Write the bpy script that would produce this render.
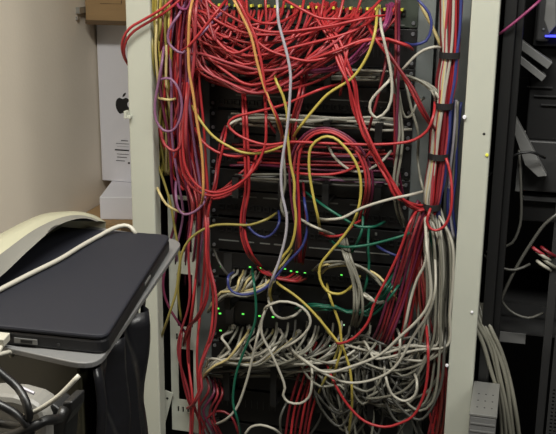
import bpy, math, random
from mathutils import Vector, Matrix

for o in list(bpy.data.objects): bpy.data.objects.remove(o)
S = bpy.context.scene
COL = S.collection
random.seed(11)
rnd = random.Random(5)
U_ = rnd.uniform

# ------------------------------------------------------------------ camera
F = 950.0; YAW = math.radians(14.5); PIT = math.radians(15.6); ROLL = math.radians(.65)
FW = Vector((-math.sin(YAW)*math.cos(PIT), math.cos(YAW)*math.cos(PIT), -math.sin(PIT)))
R0 = Vector((math.cos(YAW), math.sin(YAW), 0)); U0 = R0.cross(FW)
RT = R0*math.cos(ROLL) + U0*math.sin(ROLL); UP = U0*math.cos(ROLL) - R0*math.sin(ROLL)
CAM = Vector((.497, -1.84, 1.58))
cd = bpy.data.cameras.new('camera'); cam = bpy.data.objects.new('camera', cd); COL.objects.link(cam)
cd.sensor_fit = 'HORIZONTAL'; cd.sensor_width = 36; cd.lens = 36*F/556; cd.clip_start = .02
m = Matrix((RT, UP, -FW)).transposed().to_4x4(); m.translation = CAM; cam.matrix_world = m
S.camera = cam

# ------------------------------------------------------------------ light
w = bpy.data.worlds.new('room_ambient'); S.world = w; w.use_nodes = True
w.node_tree.nodes['Background'].inputs[0].default_value = (1, .97, .90, 1)
w.node_tree.nodes['Background'].inputs[1].default_value = .04
def area(name, loc, target, sx, sy, e, col):
    l = bpy.data.lights.new(name, 'AREA'); l.shape = 'RECTANGLE'; l.size = sx; l.size_y = sy
    l.energy = e; l.color = col
    o = bpy.data.objects.new(name, l); COL.objects.link(o); o.location = loc
    o.rotation_euler = (Vector(target)-Vector(loc)).to_track_quat('-Z', 'Y').to_euler()
area('ceiling_lamp', (.22, -1.10, 2.64), (.22, -1.08, 0), 1.2, .3, 54, (1, .985, .93))
area('ceiling_lamp', (1.9, -1.35, 2.64), (1.9, -1.33, 0), 1.2, .3, 36, (1, .985, .93))
S.view_settings.view_transform = 'Standard'; S.view_settings.look = 'None'
S.view_settings.gamma = 1; S.view_settings.exposure = 0.0

# ------------------------------------------------------------------ pixel helpers (a direction only; depth is given)
def ray(px, py): return FW + RT*((px-278)/F) - UP*((py-217)/F)
def P(px, py, Y): d = ray(px, py); return CAM + d*((Y-CAM.y)/d.y)
def PZ(px, py, z): d = ray(px, py); return CAM + d*((z-CAM.z)/d.z)
def PX(px, py, x): d = ray(px, py); return CAM + d*((x-CAM.x)/d.x)
def zat(py, Y=.1, px=310): return P(px, py, Y).z

# ------------------------------------------------------------------ materials
def lin(c): 
    c /= 255.0
    return c/12.92 if c <= .04045 else ((c+.055)/1.055)**2.4
def rgb(r, g, b): return (lin(r), lin(g), lin(b), 1)
PALE = ('wall_paint', 'ceiling_paint', 'white_card', 'cardboard', 'jack_yellow_green')
def mat(name, c, rough=.5, metal=0, noise=.0, scale=20, bump=0, bscale=60, emit=0, stretch=None, spec=.5, alpha=1, coat=0):
    if name not in PALE and not emit: c = tuple(q*.76 for q in c[:3])+(1,)
    m = bpy.data.materials.new(name); m.use_nodes = True
    nt = m.node_tree; b = nt.nodes['Principled BSDF']
    b.inputs['Base Color'].default_value = c; b.inputs['Roughness'].default_value = rough
    b.inputs['Metallic'].default_value = metal; b.inputs['Specular IOR Level'].default_value = spec
    b.inputs['Coat Weight'].default_value = coat
    tc = nt.nodes.new('ShaderNodeTexCoord'); src = tc.outputs['Object']
    if stretch:
        mp = nt.nodes.new('ShaderNodeMapping'); mp.inputs['Scale'].default_value = stretch
        nt.links.new(src, mp.inputs[0]); src = mp.outputs[0]
    if noise:
        n = nt.nodes.new('ShaderNodeTexNoise'); n.inputs['Scale'].default_value = scale; n.inputs['Detail'].default_value = 4
        nt.links.new(src, n.inputs['Vector'])
        r = nt.nodes.new('ShaderNodeMapRange'); r.inputs[3].default_value = 1-noise; r.inputs[4].default_value = 1+noise
        nt.links.new(n.outputs[0], r.inputs[0])
        mx = nt.nodes.new('ShaderNodeMix'); mx.data_type = 'RGBA'; mx.blend_type = 'MULTIPLY'; mx.inputs[0].default_value = 1
        mx.inputs[6].default_value = c; nt.links.new(r.outputs[0], mx.inputs[7]); nt.links.new(mx.outputs[2], b.inputs['Base Color'])
    if bump:
        n2 = nt.nodes.new('ShaderNodeTexNoise'); n2.inputs['Scale'].default_value = bscale; n2.inputs['Detail'].default_value = 3
        nt.links.new(src, n2.inputs['Vector'])
        bp = nt.nodes.new('ShaderNodeBump'); bp.inputs['Strength'].default_value = bump; bp.inputs['Distance'].default_value = .01
        nt.links.new(n2.outputs[0], bp.inputs['Height']); nt.links.new(bp.outputs[0], b.inputs['Normal'])
    if emit:
        b.inputs['Emission Color'].default_value = c; b.inputs['Emission Strength'].default_value = emit
    if alpha < 1: b.inputs['Alpha'].default_value = alpha
    return m
M = {}
M['wall'] = mat('wall_paint', rgb(232, 220, 201), .75, noise=.03, scale=6, bump=.04, bscale=120)
M['floor'] = mat('floor_vinyl', rgb(70, 68, 64), .6, noise=.15, scale=8)
M['ceil'] = mat('ceiling_paint', rgb(225, 222, 214), .8, noise=.02)
M['post'] = mat('rack_paint', rgb(196, 198, 184), .42, noise=.03, scale=14)
M['rail'] = mat('rail_zinc', rgb(128, 134, 132), .45, metal=.2, noise=.06, scale=30)
M['black'] = mat('black_plastic', rgb(17, 17, 17), .5, noise=.15, scale=40)
M['blackm'] = mat('black_metal', rgb(21, 21, 21), .45, noise=.12, scale=25)
M['dgrey'] = mat('dark_grey_metal', rgb(52, 52, 52), .45, noise=.12, scale=25)
M['mgrey'] = mat('mid_grey_metal', rgb(118, 118, 116), .45, noise=.08, scale=25)
M['panel'] = mat('panel_green_grey', rgb(58, 66, 56), .5, noise=.12, scale=40)
M['silver'] = mat('silver_metal', rgb(190, 190, 186), .32, metal=.7, noise=.04, scale=60)
M['tray'] = mat('tray_aluminium', rgb(128, 128, 127), .4, metal=.25, noise=.03, scale=80)
M['strip'] = mat('label_strip', rgb(118, 120, 115), .5, noise=.2, scale=50)
M['screw'] = mat('screw_zinc', rgb(200, 204, 210), .3, metal=.8, noise=.05)
M['velcro'] = mat('velcro_black', rgb(24, 20, 20), .9, noise=.3, scale=200)
M['jackclip'] = mat('jack_yellow_green', rgb(214, 214, 80), .4, noise=.08, scale=100)
M['led'] = mat('led_green', (.15, 1, .12, 1), .4, emit=.9)
M['ledw'] = mat('led_pale', (.55, 1, .6, 1), .4, emit=.5)
M['ledb'] = mat('led_blue', (.06, .07, 1, 1), .4, emit=1.6)
M['white'] = mat('white_card', rgb(222, 221, 226), .55, noise=.02, scale=10)
M['print'] = mat('black_print', rgb(20, 20, 22), .6, noise=.05)
M['printg'] = mat('grey_print', rgb(120, 120, 124), .6, noise=.3, scale=300)
M['card'] = mat('cardboard', rgb(150, 122, 84), .85, noise=.12, scale=14, bump=.1, bscale=80, stretch=(1, 1, 6))
M['cardp'] = mat('cardboard_print', rgb(96, 76, 52), .85, noise=.1, scale=40)
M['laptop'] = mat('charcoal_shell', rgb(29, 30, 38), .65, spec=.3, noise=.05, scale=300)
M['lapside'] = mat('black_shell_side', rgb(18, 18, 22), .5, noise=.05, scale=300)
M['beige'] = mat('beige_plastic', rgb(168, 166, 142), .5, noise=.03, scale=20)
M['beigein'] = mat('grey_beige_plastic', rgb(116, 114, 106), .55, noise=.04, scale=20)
M['cab'] = mat('olive_black_gloss', rgb(62, 60, 46), .35, noise=.35, scale=9)
M['film'] = mat('dark_film', rgb(26, 26, 29), .3, noise=.35, scale=7, bump=.3, bscale=14, stretch=(1, .4, 2))
M['gobj'] = mat('grey_plastic', rgb(122, 120, 114), .5, noise=.04)
CC = {'red': (176, 46, 50), 'dred': (122, 30, 38), 'crim': (164, 58, 66), 'rust': (124, 54, 46), 'mag': (140, 54, 98), 'plum': (104, 34, 62),
      'lilac': (136, 92, 124), 'grey': (132, 130, 117), 'white': (184, 180, 166), 'dgrey': (84, 83, 77), 'yel': (190, 172, 80), 'olive': (150, 138, 70),
      'orange': (200, 148, 84), 'cream': (208, 190, 132), 'green': (22, 96, 74), 'blue': (54, 62, 124), 'black': (20, 20, 20), 'lav': (176, 172, 180)}
for k, v in CC.items(): M['c_'+k] = mat('cable_'+k, rgb(*v), .42, noise=.06, scale=60)

# ------------------------------------------------------------------ mesh helpers
def tag(o, label=None, cat=None, group=None, kind=None):
    if label: o['label'] = label
    if cat: o['category'] = cat
    if group: o['group'] = group
    if kind: o['kind'] = kind
    return o
def mesh(name, v, f, m, parent=None, smooth=False):
    me = bpy.data.meshes.new(name); me.from_pydata([tuple(q) for q in v], [], f); me.materials.append(m); me.update()
    if smooth: me.polygons.foreach_set('use_smooth', [True]*len(me.polygons))
    return link(name, me, parent)
def link(name, me, parent=None):
    o = bpy.data.objects.new(name, me); COL.objects.link(o)
    if parent:
        o.parent = parent
        if parent.type == 'EMPTY': o.matrix_parent_inverse = Matrix.Translation(-parent.location)
    return o
def empty(name, loc):
    o = bpy.data.objects.new(name, None); COL.objects.link(o); o.location = loc; o.empty_display_size = .05
    return o
class MB:
    def __init__(s): s.v = []; s.f = []
    def add(s, v, f):
        n = len(s.v); s.v += [Vector(q) for q in v]; s.f += [tuple(i+n for i in q) for q in f]; return s
    def box(s, x0, x1, y0, y1, z0, z1, T=None):
        v = [Vector((x, y, z)) for x in (x0, x1) for y in (y0, y1) for z in (z0, z1)]
        if T: v = [T @ q for q in v]
        return s.add(v, [(0, 1, 3, 2), (4, 6, 7, 5), (0, 4, 5, 1), (2, 3, 7, 6), (0, 2, 6, 4), (1, 5, 7, 3)])
    def prism(s, poly, d):      # polygon of 3D points extruded along vector d
        n = len(poly); d = Vector(d); v = [Vector(q) for q in poly] + [Vector(q)+d for q in poly]
        f = [tuple(range(n))[::-1], tuple(range(n, 2*n))] + [(i, (i+1) % n, n+(i+1) % n, n+i) for i in range(n)]
        return s.add(v, f)
    def cyl(s, c, r, ax, n=10, r2=None):
        c = Vector(c); ax = Vector(ax); z = ax.normalized(); x = z.orthogonal().normalized(); y = z.cross(x)
        r2 = r if r2 is None else r2
        v = [c + (x*math.cos(2*math.pi*i/n)+y*math.sin(2*math.pi*i/n))*r for i in range(n)]
        v += [c+ax + (x*math.cos(2*math.pi*i/n)+y*math.sin(2*math.pi*i/n))*r2 for i in range(n)]
        return s.add(v, [tuple(range(n))[::-1], tuple(range(n, 2*n))] + [(i, (i+1) % n, n+(i+1) % n, n+i) for i in range(n)])
    def tube(s, pts, r, sides=7, flat=1.0):
        n = len(pts); up = None; v = []
        for i, p in enumerate(pts):
            t = (pts[min(i+1, n-1)]-pts[max(i-1, 0)]).normalized()
            if up is None: up = t.orthogonal().normalized()
            up = (up - t*up.dot(t)).normalized(); sd = t.cross(up)
            for k in range(sides):
                a = 2*math.pi*k/sides; v.append(p + up*(math.cos(a)*r) + sd*(math.sin(a)*r*flat))
        f = [(i*sides+k, i*sides+(k+1) % sides, (i+1)*sides+(k+1) % sides, (i+1)*sides+k) for i in range(n-1) for k in range(sides)]
        f += [tuple(range(sides))[::-1], tuple(range((n-1)*sides, n*sides))]
        return s.add(v, f)
    def build(s, name, m, parent=None, smooth=False, bevel=0):
        o = mesh(name, s.v, s.f, M[m] if isinstance(m, str) else m, parent, smooth)
        if bevel:
            b = o.modifiers.new('bevel', 'BEVEL'); b.width = bevel; b.segments = 2; b.limit_method = 'ANGLE'
        return o
def spline(p, step=.012):
    p = [Vector(q) for q in p]; out = []
    q = [p[0]*2-p[1]] + p + [p[-1]*2-p[-2]]
    for i in range(1, len(q)-2):
        a, b, c, d = q[i-1:i+3]
        t0 = 0; t1 = max(1e-4, (b-a).length**.5); t2 = t1+max(1e-4, (c-b).length**.5); t3 = t2+max(1e-4, (d-c).length**.5)
        n = max(2, int((c-b).length/step))
        for k in range(n):
            t = t1+(t2-t1)*k/n
            A1 = a*((t1-t)/(t1-t0))+b*((t-t0)/(t1-t0)); A2 = b*((t2-t)/(t2-t1))+c*((t-t1)/(t2-t1)); A3 = c*((t3-t)/(t3-t2))+d*((t-t2)/(t3-t2))
            B1 = A1*((t2-t)/(t2-t0))+A2*((t-t0)/(t2-t0)); B2 = A2*((t3-t)/(t3-t1))+A3*((t-t1)/(t3-t1))
            out.append(B1*((t2-t)/(t2-t1))+B2*((t-t1)/(t2-t1)))
    out.append(p[-1]); return out
def plate(x0, x1, z0, z1, holes, y0, y1):     # sheet in the XZ plane with rectangular holes cut through, as a solid
    xs = sorted({x0, x1} | {h[0] for h in holes} | {h[1] for h in holes}); zs = sorted({z0, z1} | {h[2] for h in holes} | {h[3] for h in holes})
    mb = MB(); solid = {}
    for i in range(len(xs)-1):
        for j in range(len(zs)-1):
            cx, cz = (xs[i]+xs[i+1])/2, (zs[j]+zs[j+1])/2
            solid[i, j] = not any(h[0] < cx < h[1] and h[2] < cz < h[3] for h in holes)
    for (i, j), sld in solid.items():
        if not sld: continue
        a, b, c, d = xs[i], xs[i+1], zs[j], zs[j+1]
        mb.add([(a, y0, c), (b, y0, c), (b, y0, d), (a, y0, d)], [(0, 1, 2, 3)])
        for (di, dj, e) in ((-1, 0, ((a, c), (a, d))), (1, 0, ((b, d), (b, c))), (0, -1, ((b, c), (a, c))), (0, 1, ((a, d), (b, d)))):
            if not solid.get((i+di, j+dj), False):
                (ex, ez), (fx, fz) = e
                mb.add([(ex, y0, ez), (fx, y0, fz), (fx, y1, fz), (ex, y1, ez)], [(0, 1, 2, 3)])
    return mb

# ------------------------------------------------------------------ room
WX = -.66
def struct(name, mb, m): return tag(mb.build(name, m), kind='structure')
tag(struct('floor', MB().box(WX-.1, 2.6, -3.2, 1.6, -.1, 0), 'floor'), 'grey vinyl floor under the racks')
tag(struct('wall_left', MB().box(WX-.1, WX, -3.2, 1.5, 0, 2.7), 'wall'), 'plain beige painted wall beside the boxes')
tag(struct('wall_back', MB().box(WX, 2.6, 1.5, 1.6, 0, 2.7), 'wall'), 'beige wall behind the racks')
tag(struct('ceiling', MB().box(WX-.1, 2.6, -3.2, 1.6, 2.7, 2.8), 'ceil'), 'pale painted ceiling above the racks')

# ------------------------------------------------------------------ main rack
rack = tag(empty('network_rack', (.068, .4, 0)), 'open beige steel equipment rack crammed with network gear and tangled cables', 'rack')
XL0, XL1, XR0, XR1 = -.306, -.252, .388, .4405
ZT = 2.0
for x0, x1 in ((XL0, XL1), (XR0, XR1)):
    MB().box(x0, x1, 0, .035, .02, ZT).build('front_post', 'post', rack, bevel=.003)
    MB().box(x0+.004, x1-.004, .76, .80, .02, ZT).build('rear_post', 'blackm', rack, bevel=.003)
MB().box(XL0+.002, XL0+.006, .05, .76, .05, ZT).build('side_panel', 'blackm', rack)
MB().box(XR1-.006, XR1-.002, .05, .76, .05, ZT).build('side_panel', 'blackm', rack)
MB().box(XL0+.006, XR1-.006, .752, .757, .05, ZT).build('rear_panel', 'black', rack)
MB().box(XL0, XR1, -.002, .80, ZT, ZT+.04).build('roof', 'post', rack, bevel=.004)
MB().box(XL0, XR1, -.002, .80, 0, .06).build('plinth', 'post', rack, bevel=.004)
# mounting rails with square holes
def rail(x0, x1, hx, name='mounting_rail'):
    holes = []; z = .32
    while z < 1.9:
        holes.append((hx-.0045, hx+.0045, z-.0045, z+.0045)); z += .0222
    o = plate(x0, x1, .1, 1.95, holes, .103, .106).build(name, 'rail', rack); return o
rail(-.203, -.143, -.151); rail(.262, .309, .272)
MB().box(.309, .313, .103, .15, .1, 1.95).build('rail_flange', 'rail', rack)
MB().box(-.207, -.203, .103, .15, .1, 1.95).build('rail_flange', 'rail', rack)
MB().box(.352, .382, .09, .094, .06, 1.98).build('frame_strip', 'rail', rack)
MB().box(.318, .330, .12, .16, .06, 1.98).build('frame_strip', 'mgrey', rack)
# perforated bracket plate behind the left post
bx0, bx1 = P(170, 320, .06).x, P(197, 320, .06).x
holes = []
for yt, yb in ((274, 327), (349, 400), (200, 252)):
    z0, z1 = zat(yb, .06, 184), zat(yt, .06, 184)
    holes.append((bx0+.018, bx1-.010, z0, z1))
    for k, dx in enumerate((.014, .026, .038)):
        holes.append((bx0+dx, bx0+dx+.004, z0-.032, z0-.018))
brz0, brz1 = zat(431, .06, 184), zat(196, .06, 184)
plate(bx0, bx1, brz0, brz1, holes, .06, .063).build('bracket_plate', 'post', rack)
a, b = P(158, 434, .05), P(169, 392, .05)
dd = (b-a).normalized(); nn = Vector((dd.z, 0, -dd.x))
MB().prism([a-nn*.010-dd*.06, a+nn*.010-dd*.06, b+nn*.010, b-nn*.010], (0, .003, 0)).build('diagonal_brace', 'post', rack)
for t in (.2, .55, .85):
    MB().cyl(a.lerp(b, t)+Vector((0, -.0005, 0)), .003, (0, .001, 0)).build('brace_hole', 'black', rack)
# bolts and catch on the posts
def bolt(px, py, m, r, name, proud=.005, Y=0):
    c = P(px, py, Y); MB().cyl(c, r, (0, -proud, 0), 12, r*.8).build(name, m, rack, bevel=.0006)
bolt(464.5, 117, 'white', .004, 'bolt', .006); bolt(487, 155, 'jackclip', .0036, 'bolt', .003); bolt(484, 134, 'black', .003, 'bolt_hole', .0006)
bolt(472, 312, 'cream' if 'cream' in M else 'white', .003, 'bolt', .003); bolt(447, 365, 'white', .0035, 'bolt', .005); bolt(140, 417, 'screw', .0045, 'bolt', .006)
c = P(128, 113, 0); MB().box(c.x-.004, c.x+.010, -.012, 0, c.z-.010, c.z-.004).box(c.x-.004, c.x+.002, -.014, 0, c.z-.010, c.z+.006).build('door_catch', 'post', rack, bevel=.001)

# ------------------------------------------------------------------ devices in the rack
DX0, DX1 = -.160, .279
def device(name, label, cat, yt, yb, m, depth=.28, screws=True, group=None):
    z0, z1 = zat(yb)+.0006, zat(yt)-.0006
    t = tag(empty(name, ((DX0+DX1)/2, .24, z0)), label, cat, group)
    MB().box(DX0, DX1, .0985, .1025, z0, z1).build('faceplate', m, t, bevel=.0008)
    MB().box(DX0+.022, DX1-.022, .1027, .1025+depth, z0+.001, z1-.001).build('body', 'blackm', t)
    if screws:
        me = None
        for x in (DX0+.008, DX1-.008):
            for z in (z0+.009, z1-.009):
                MB().cyl((x, .0985, z), .0042, (0, -.003, 0), 10, .0034).build('screw', 'screw', t)
    t['z0'] = z0; t['z1'] = z1
    return t
def strips(t, py_, px_list, h=.0022):
    for (a, b) in px_list:
        c = P(310, py_, .0983); p0 = P(a, py_, .0983); p1 = P(b, py_, .0983)
        MB().box(p0.x, p1.x, .0972, .0984, c.z-h, c.z+h).build('label_strip', 'strip', t)
def ports(t, py_, px0, px1, n, m='black', clip=None, w=.0062, h=.0058):
    z = zat(py_, .098); x0, x1 = P(px0, py_, .098).x, P(px1, py_, .098).x
    for i in range(n):
        x = x0+(x1-x0)*i/(n-1)
        j = plate(x-w, x+w, z-h, z+h, [(x-w*.7, x+w*.7, z-h*.7, z+h*.7)], .0945, .0984).build('jack', m, t)
        if clip: MB().box(x-.002, x+.002, .0780, .0947, z+h-.0008, z+h+.0042).build('jack_latch', clip, j)
def leds(t, pts, m='led', w=.0022, h=.0011):
    for (px, py) in pts:
        c = P(px, py, .0975); MB().box(c.x-w, c.x+w, .0965, .0986, c.z-h, c.z+h).build('status_light', m, t)
def vents(t, py_, px0, px1, n):
    z = zat(py_, .098); x0, x1 = P(px0, py_, .098).x, P(px1, py_, .098).x
    for i in range(n):
        x = x0+(x1-x0)*i/(n-1); MB().box(x-.001, x+.001, .0972, .0984, z-.01, z+.01).build('vent_rib', 'dgrey', t)
def manager(yt, yb, label, ring_px):
    t = device('cable_manager', label, 'cable manager', yt, yb, 'black', .02, group='black ring cable managers in the rack')
    z0, z1 = t['z0'], t['z1']
    for px in ring_px:
        x = P(px, (yt+yb)/2, .03).x
        MB().box(x-.007, x+.007, .026, .0985, z1-.004, z1).box(x-.007, x+.007, .026, .0985, z0, z0+.004).box(x-.007, x+.007, .024, .03, z0, z1).build('ring', 'black', t)
    return t
pp = device('patch_bay', 'grey-green patch panel with yellow latches, feeding the red cable fan', 'patch panel', -16, 25, 'panel')
ports(pp, 10.5, 214, 403, 24, 'blackm', 'jackclip'); ports(pp, -8, 214, 403, 24, 'blackm', 'jackclip')
strips(pp, 22.5, [(330, 366), (372, 405)], .0014)
d2 = device('network_switch', 'black switch right under the grey-green patch panel, behind red cables', 'switch', 26, 64, 'black')
vents(d2, 50, 300, 400, 24); ports(d2, 34, 220, 400, 24); leds(d2, [(208, 11), (209, 35)], 'ledw', .0016)
manager(65, 84, 'black ring cable manager holding grey cables under the top switch', (236, 280, 328, 384))
d3 = device('patch_bay', 'black patch panel with thin silver label strip above red cable arch', 'patch panel', 85, 112, 'black')
strips(d3, 98.5, [(330, 350), (358, 368), (372, 388), (236, 262), (268, 284)], .0012); ports(d3, 106, 222, 400, 24)
manager(114, 137, 'black ring cable manager at the crown of the yellow and red arch', (232, 280, 327, 379))
d4 = device('network_switch', 'black switch behind the red and yellow cable arch', 'switch', 138, 172, 'black'); ports(d4, 150, 222, 400, 24); ports(d4, 164, 222, 400, 24)
manager(174, 195, 'black ring cable manager under the arched cables', (236, 282, 326, 378))
d5 = device('patch_bay', 'black patch panel with dashed grey strip along its top edge', 'patch panel', 196, 222, 'black')
strips(d5, 201.5, [(222, 236), (240, 257), (263, 279), (300, 312), (322, 338), (350, 372)], .0014); ports(d5, 213, 222, 400, 24)
d6 = device('patch_bay', 'black patch panel with dashed grey strip along its bottom edge', 'patch panel', 224, 257, 'black')
strips(d6, 247.5, [(219, 239), (243, 254), (260, 270), (274, 284), (309, 344), (352, 366), (369, 390)], .0014); ports(d6, 236, 222, 400, 24)
leds(d6, [(376, 234)], 'strip', .0025, .003)
s1 = device('network_switch', 'black switch with green lights, grey cables bunched below left', 'switch', 259, 284, 'blackm')
ports(s1, 276, 236, 400, 24); leds(s1, [(221, 266.5), (250, 267), (260, 268), (285, 269), (291, 271), (297, 272), (305, 273), (341.5, 275), (358, 276.5)], 'led')
MB().box(P(224, 270, .098).x, P(232, 270, .098).x, .0965, .0986, s1['z0']+.004, s1['z1']-.004).build('module', 'dgrey', s1)
manager(286, 306, 'black ring cable manager between the two green-lit switches', (228, 276, 325, 375))
s2 = device('network_switch', 'black switch with green lights over pale cables draping to the left', 'switch', 308, 348, 'blackm')
ports(s2, 334, 236, 400, 24); leds(s2, [(218, 308.5), (220, 313.5), (220.5, 330.5), (243, 314), (259.5, 316), (273, 317)], 'led', .0026, .0014)
leds(s2, [(330, 346), (344, 325), (374, 344)], 'ledw', .0014, .0014)
MB().box(P(226, 316, .098).x, P(234, 316, .098).x, .0955, .0986, zat(332), zat(313)).build('module', 'dgrey', s2)
manager(352, 396, 'tall black ring cable manager below the lower green-lit switch', (227, 274, 322, 372))
d7 = device('network_switch', 'black switch at the bottom behind hanging grey loops', 'switch', 398, 430, 'black'); vents(d7, 412, 222, 400, 30)
device('network_server', 'black unit at the bottom below the hanging loops', 'server', 432, 470, 'black')

# ------------------------------------------------------------------ cables
PLUG = None
def plug_mesh():
    global PLUG
    if PLUG is None:
        mb = MB().box(-.0056, .0056, -.004, .004, 0, .016).cyl((0, 0, .014), .0042, (0, 0, .012), 8, .0031).box(-.0018, .0018, .004, .0058, .002, .014)
        PLUG = bpy.data.meshes.new('plug'); PLUG.from_pydata([tuple(q) for q in mb.v], [], mb.f)
    return PLUG
plug_cache = {}
NC = 0
def cable(col, pts, label, group=None, r=.0029, plug=None, jit=0, name='patch_cable', cat='cable', Y=None, ydelta=0):
    """pts: (px, py, Y) traced over the rack at depth Y, or Vectors."""
    global NC; NC += 1
    w3 = [p if isinstance(p, Vector) else P(p[0], p[1], (p[2] if len(p) > 2 else Y)+ydelta) for p in pts]
    if jit: w3 = [p+Vector((U_(-jit, jit), U_(-jit, jit), U_(-jit, jit))) for p in w3]
    sp = spline(w3)
    if group:
        for w_ in ('dark magenta ', 'rust red ', 'dark red ', 'blue-grey ', 'red ', 'pale ', 'grey ', 'yellow ', 'purple ', 'plum ', 'magenta '):
            if label.startswith(w_): label = WORD[col]+' '+label[len(w_):]; break
    if name == 'patch_cable':
        QUEUE.append(dict(col=col, sp=sp, r=r, label=label, group=group, plug=plug)); return None
    return make_cable(col, sp, r, label, group, plug, name, cat)
QUEUE = []
WORD = {'red': 'red', 'dred': 'dark red', 'crim': 'pinkish red', 'rust': 'rust red', 'mag': 'magenta', 'plum': 'plum', 'lilac': 'lilac', 'grey': 'grey', 'white': 'white', 'dgrey': 'dark grey',
        'yel': 'yellow', 'olive': 'olive', 'orange': 'orange', 'cream': 'cream', 'green': 'green', 'blue': 'blue', 'black': 'black', 'lav': 'pale lilac'}
def make_cable(col, sp, r, label, group, plug, name='patch_cable', cat='cable'):
    o = MB().tube(sp, r).build(name, 'c_'+col, smooth=True)
    tag(o, label, cat, group)
    if plug is not None:
        me = plug_cache.get(plug)
        if me is None:
            me = plug_mesh().copy(); me.materials.append(M['c_'+plug]); plug_cache[plug] = me
        d = (sp[2]-sp[0]).normalized(); c = bpy.data.objects.new('plug', me); COL.objects.link(c)
        c.parent = o; c.rotation_mode = 'QUATERNION'; c.rotation_quaternion = d.to_track_quat('Z', 'Y'); c.location = sp[0]-d*.012
    return o
def flush_cables(limit=292):
    """the cables that show largest become objects of their own, the hidden remainder one tangle"""
    zb = {}
    for k, c in enumerate(QUEUE):
        sp = c['sp']
        for a, b in zip(sp, sp[1:]):
            for t in (0, .25, .5, .75):
                v = a.lerp(b, t)-CAM; d = v.dot(FW); x = int(278+F*v.dot(RT)/d); y = int(217-F*v.dot(UP)/d)
                if 0 <= x < 556 and 0 <= y < 434:
                    for e in ((x, y), (x+1, y), (x, y+1), (x+1, y+1)):
                        if e not in zb or zb[e][0] > d: zb[e] = (d, k)
    n = [0]*len(QUEUE)
    for d, k in zb.values(): n[k] += 1
    order = sorted(range(len(QUEUE)), key=lambda k: -(n[k]+(10000 if QUEUE[k]['group'] is None else 0)))
    keep = set(order[:limit]); cols = sorted({c['col'] for c in QUEUE}); mb = MB(); mi = []
    for k, c in enumerate(QUEUE):
        if k in keep and n[k] > 4: make_cable(c['col'], c['sp'], c['r'], c['label'], c['group'], c['plug'])
        elif n[k] > 0:
            f0 = len(mb.f); mb.tube(c['sp'], c['r'], 6); mi += [cols.index(c['col'])]*(len(mb.f)-f0)
    o = mb.build('cable_tangle', 'c_'+cols[0], smooth=True)
    for c in cols[1:]: o.data.materials.append(M['c_'+c])
    o.data.polygons.foreach_set('material_index', mi); o.data.update()
    tag(o, 'tangle of thin red and grey cables deep behind the others', 'cables', kind='stuff')
    print('cables', len(QUEUE), 'kept', len(keep), 'limit visible', n[order[min(limit, len(order)-1)]])
def par(col, pts, n, label, group, spread=1.6, Y=.03, dY=.012, **k):
    """n neighbouring cables along the same traced course, each wandering a little"""
    for i in range(n):
        ox = (i-(n-1)/2)*spread; c = col if isinstance(col, str) else col[i % len(col)]
        q = []
        for p in pts:
            y = p[2] if len(p) > 2 else Y
            q.append((p[0]+ox+U_(-1.2, 1.2), p[1]+U_(-1.2, 1.2)+(ox*.4), y+U_(-dY, dY)))
        cable(c, q, label, group, **k)

# --- red fan from the top patch panel into the left-hand bundle
G = 'red cables fanning from the top patch panel'
LB = 'red patch cable sagging from the top patch panel into the left bundle'
for i in range(50):
    xp = 212+190*(i+U_(-.3, .3))/49
    f = (xp-212)/190
    yb = min(93, 16+U_(.15, 1)*(34+62*min(1, f*1.8)))
    xb = 226+34*f+U_(-8, 18)
    if xb > xp-12: xb = xp-14; yb = min(yb, 40)
    if xb < 212: xb = 212+U_(0, 3)
    ya = max(-4, yb-U_(16, 42)); xa = U_(194, 208)
    yd = U_(-.03, .055)
    pts = [(xp, 10.5 if i % 5 < 4 else -8, .096), (xp-.5, 14 if i % 5 < 4 else -3, .066), (xp*.8+xb*.2+U_(-5, 5), 12+(yb-12)*.42+U_(-4, 4), yd+.012), (xp*.42+xb*.58+U_(-5, 5), 10+(yb-10)*.82+U_(-3, 3), yd), (xb, yb, yd-.008), (xa*.5+xb*.5, yb-(yb-ya)*.36, yd), (xa, ya, yd+.01)]
    if i % 2 or ya < 8: pts += [(xa-5, ya-22, yd+.02), (xa-9, ya-60, .04)]
    else: pts += [(xa-10, ya+8, .03), (U_(172, 194), ya+50, U_(.0, .06)), (U_(170, 192), ya+100, U_(.02, .06)), (U_(182, 200), 190, U_(.03, .07))]
    cable('red' if i % 5 else 'crim', pts, 'red cable from top patch panel in %s sag, turning %s the left bundle' % ('shallow' if yb < 42 else 'medium' if yb < 66 else 'deep', 'up at' if i % 2 or ya < 8 else 'down into'), G, plug='red')
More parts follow.
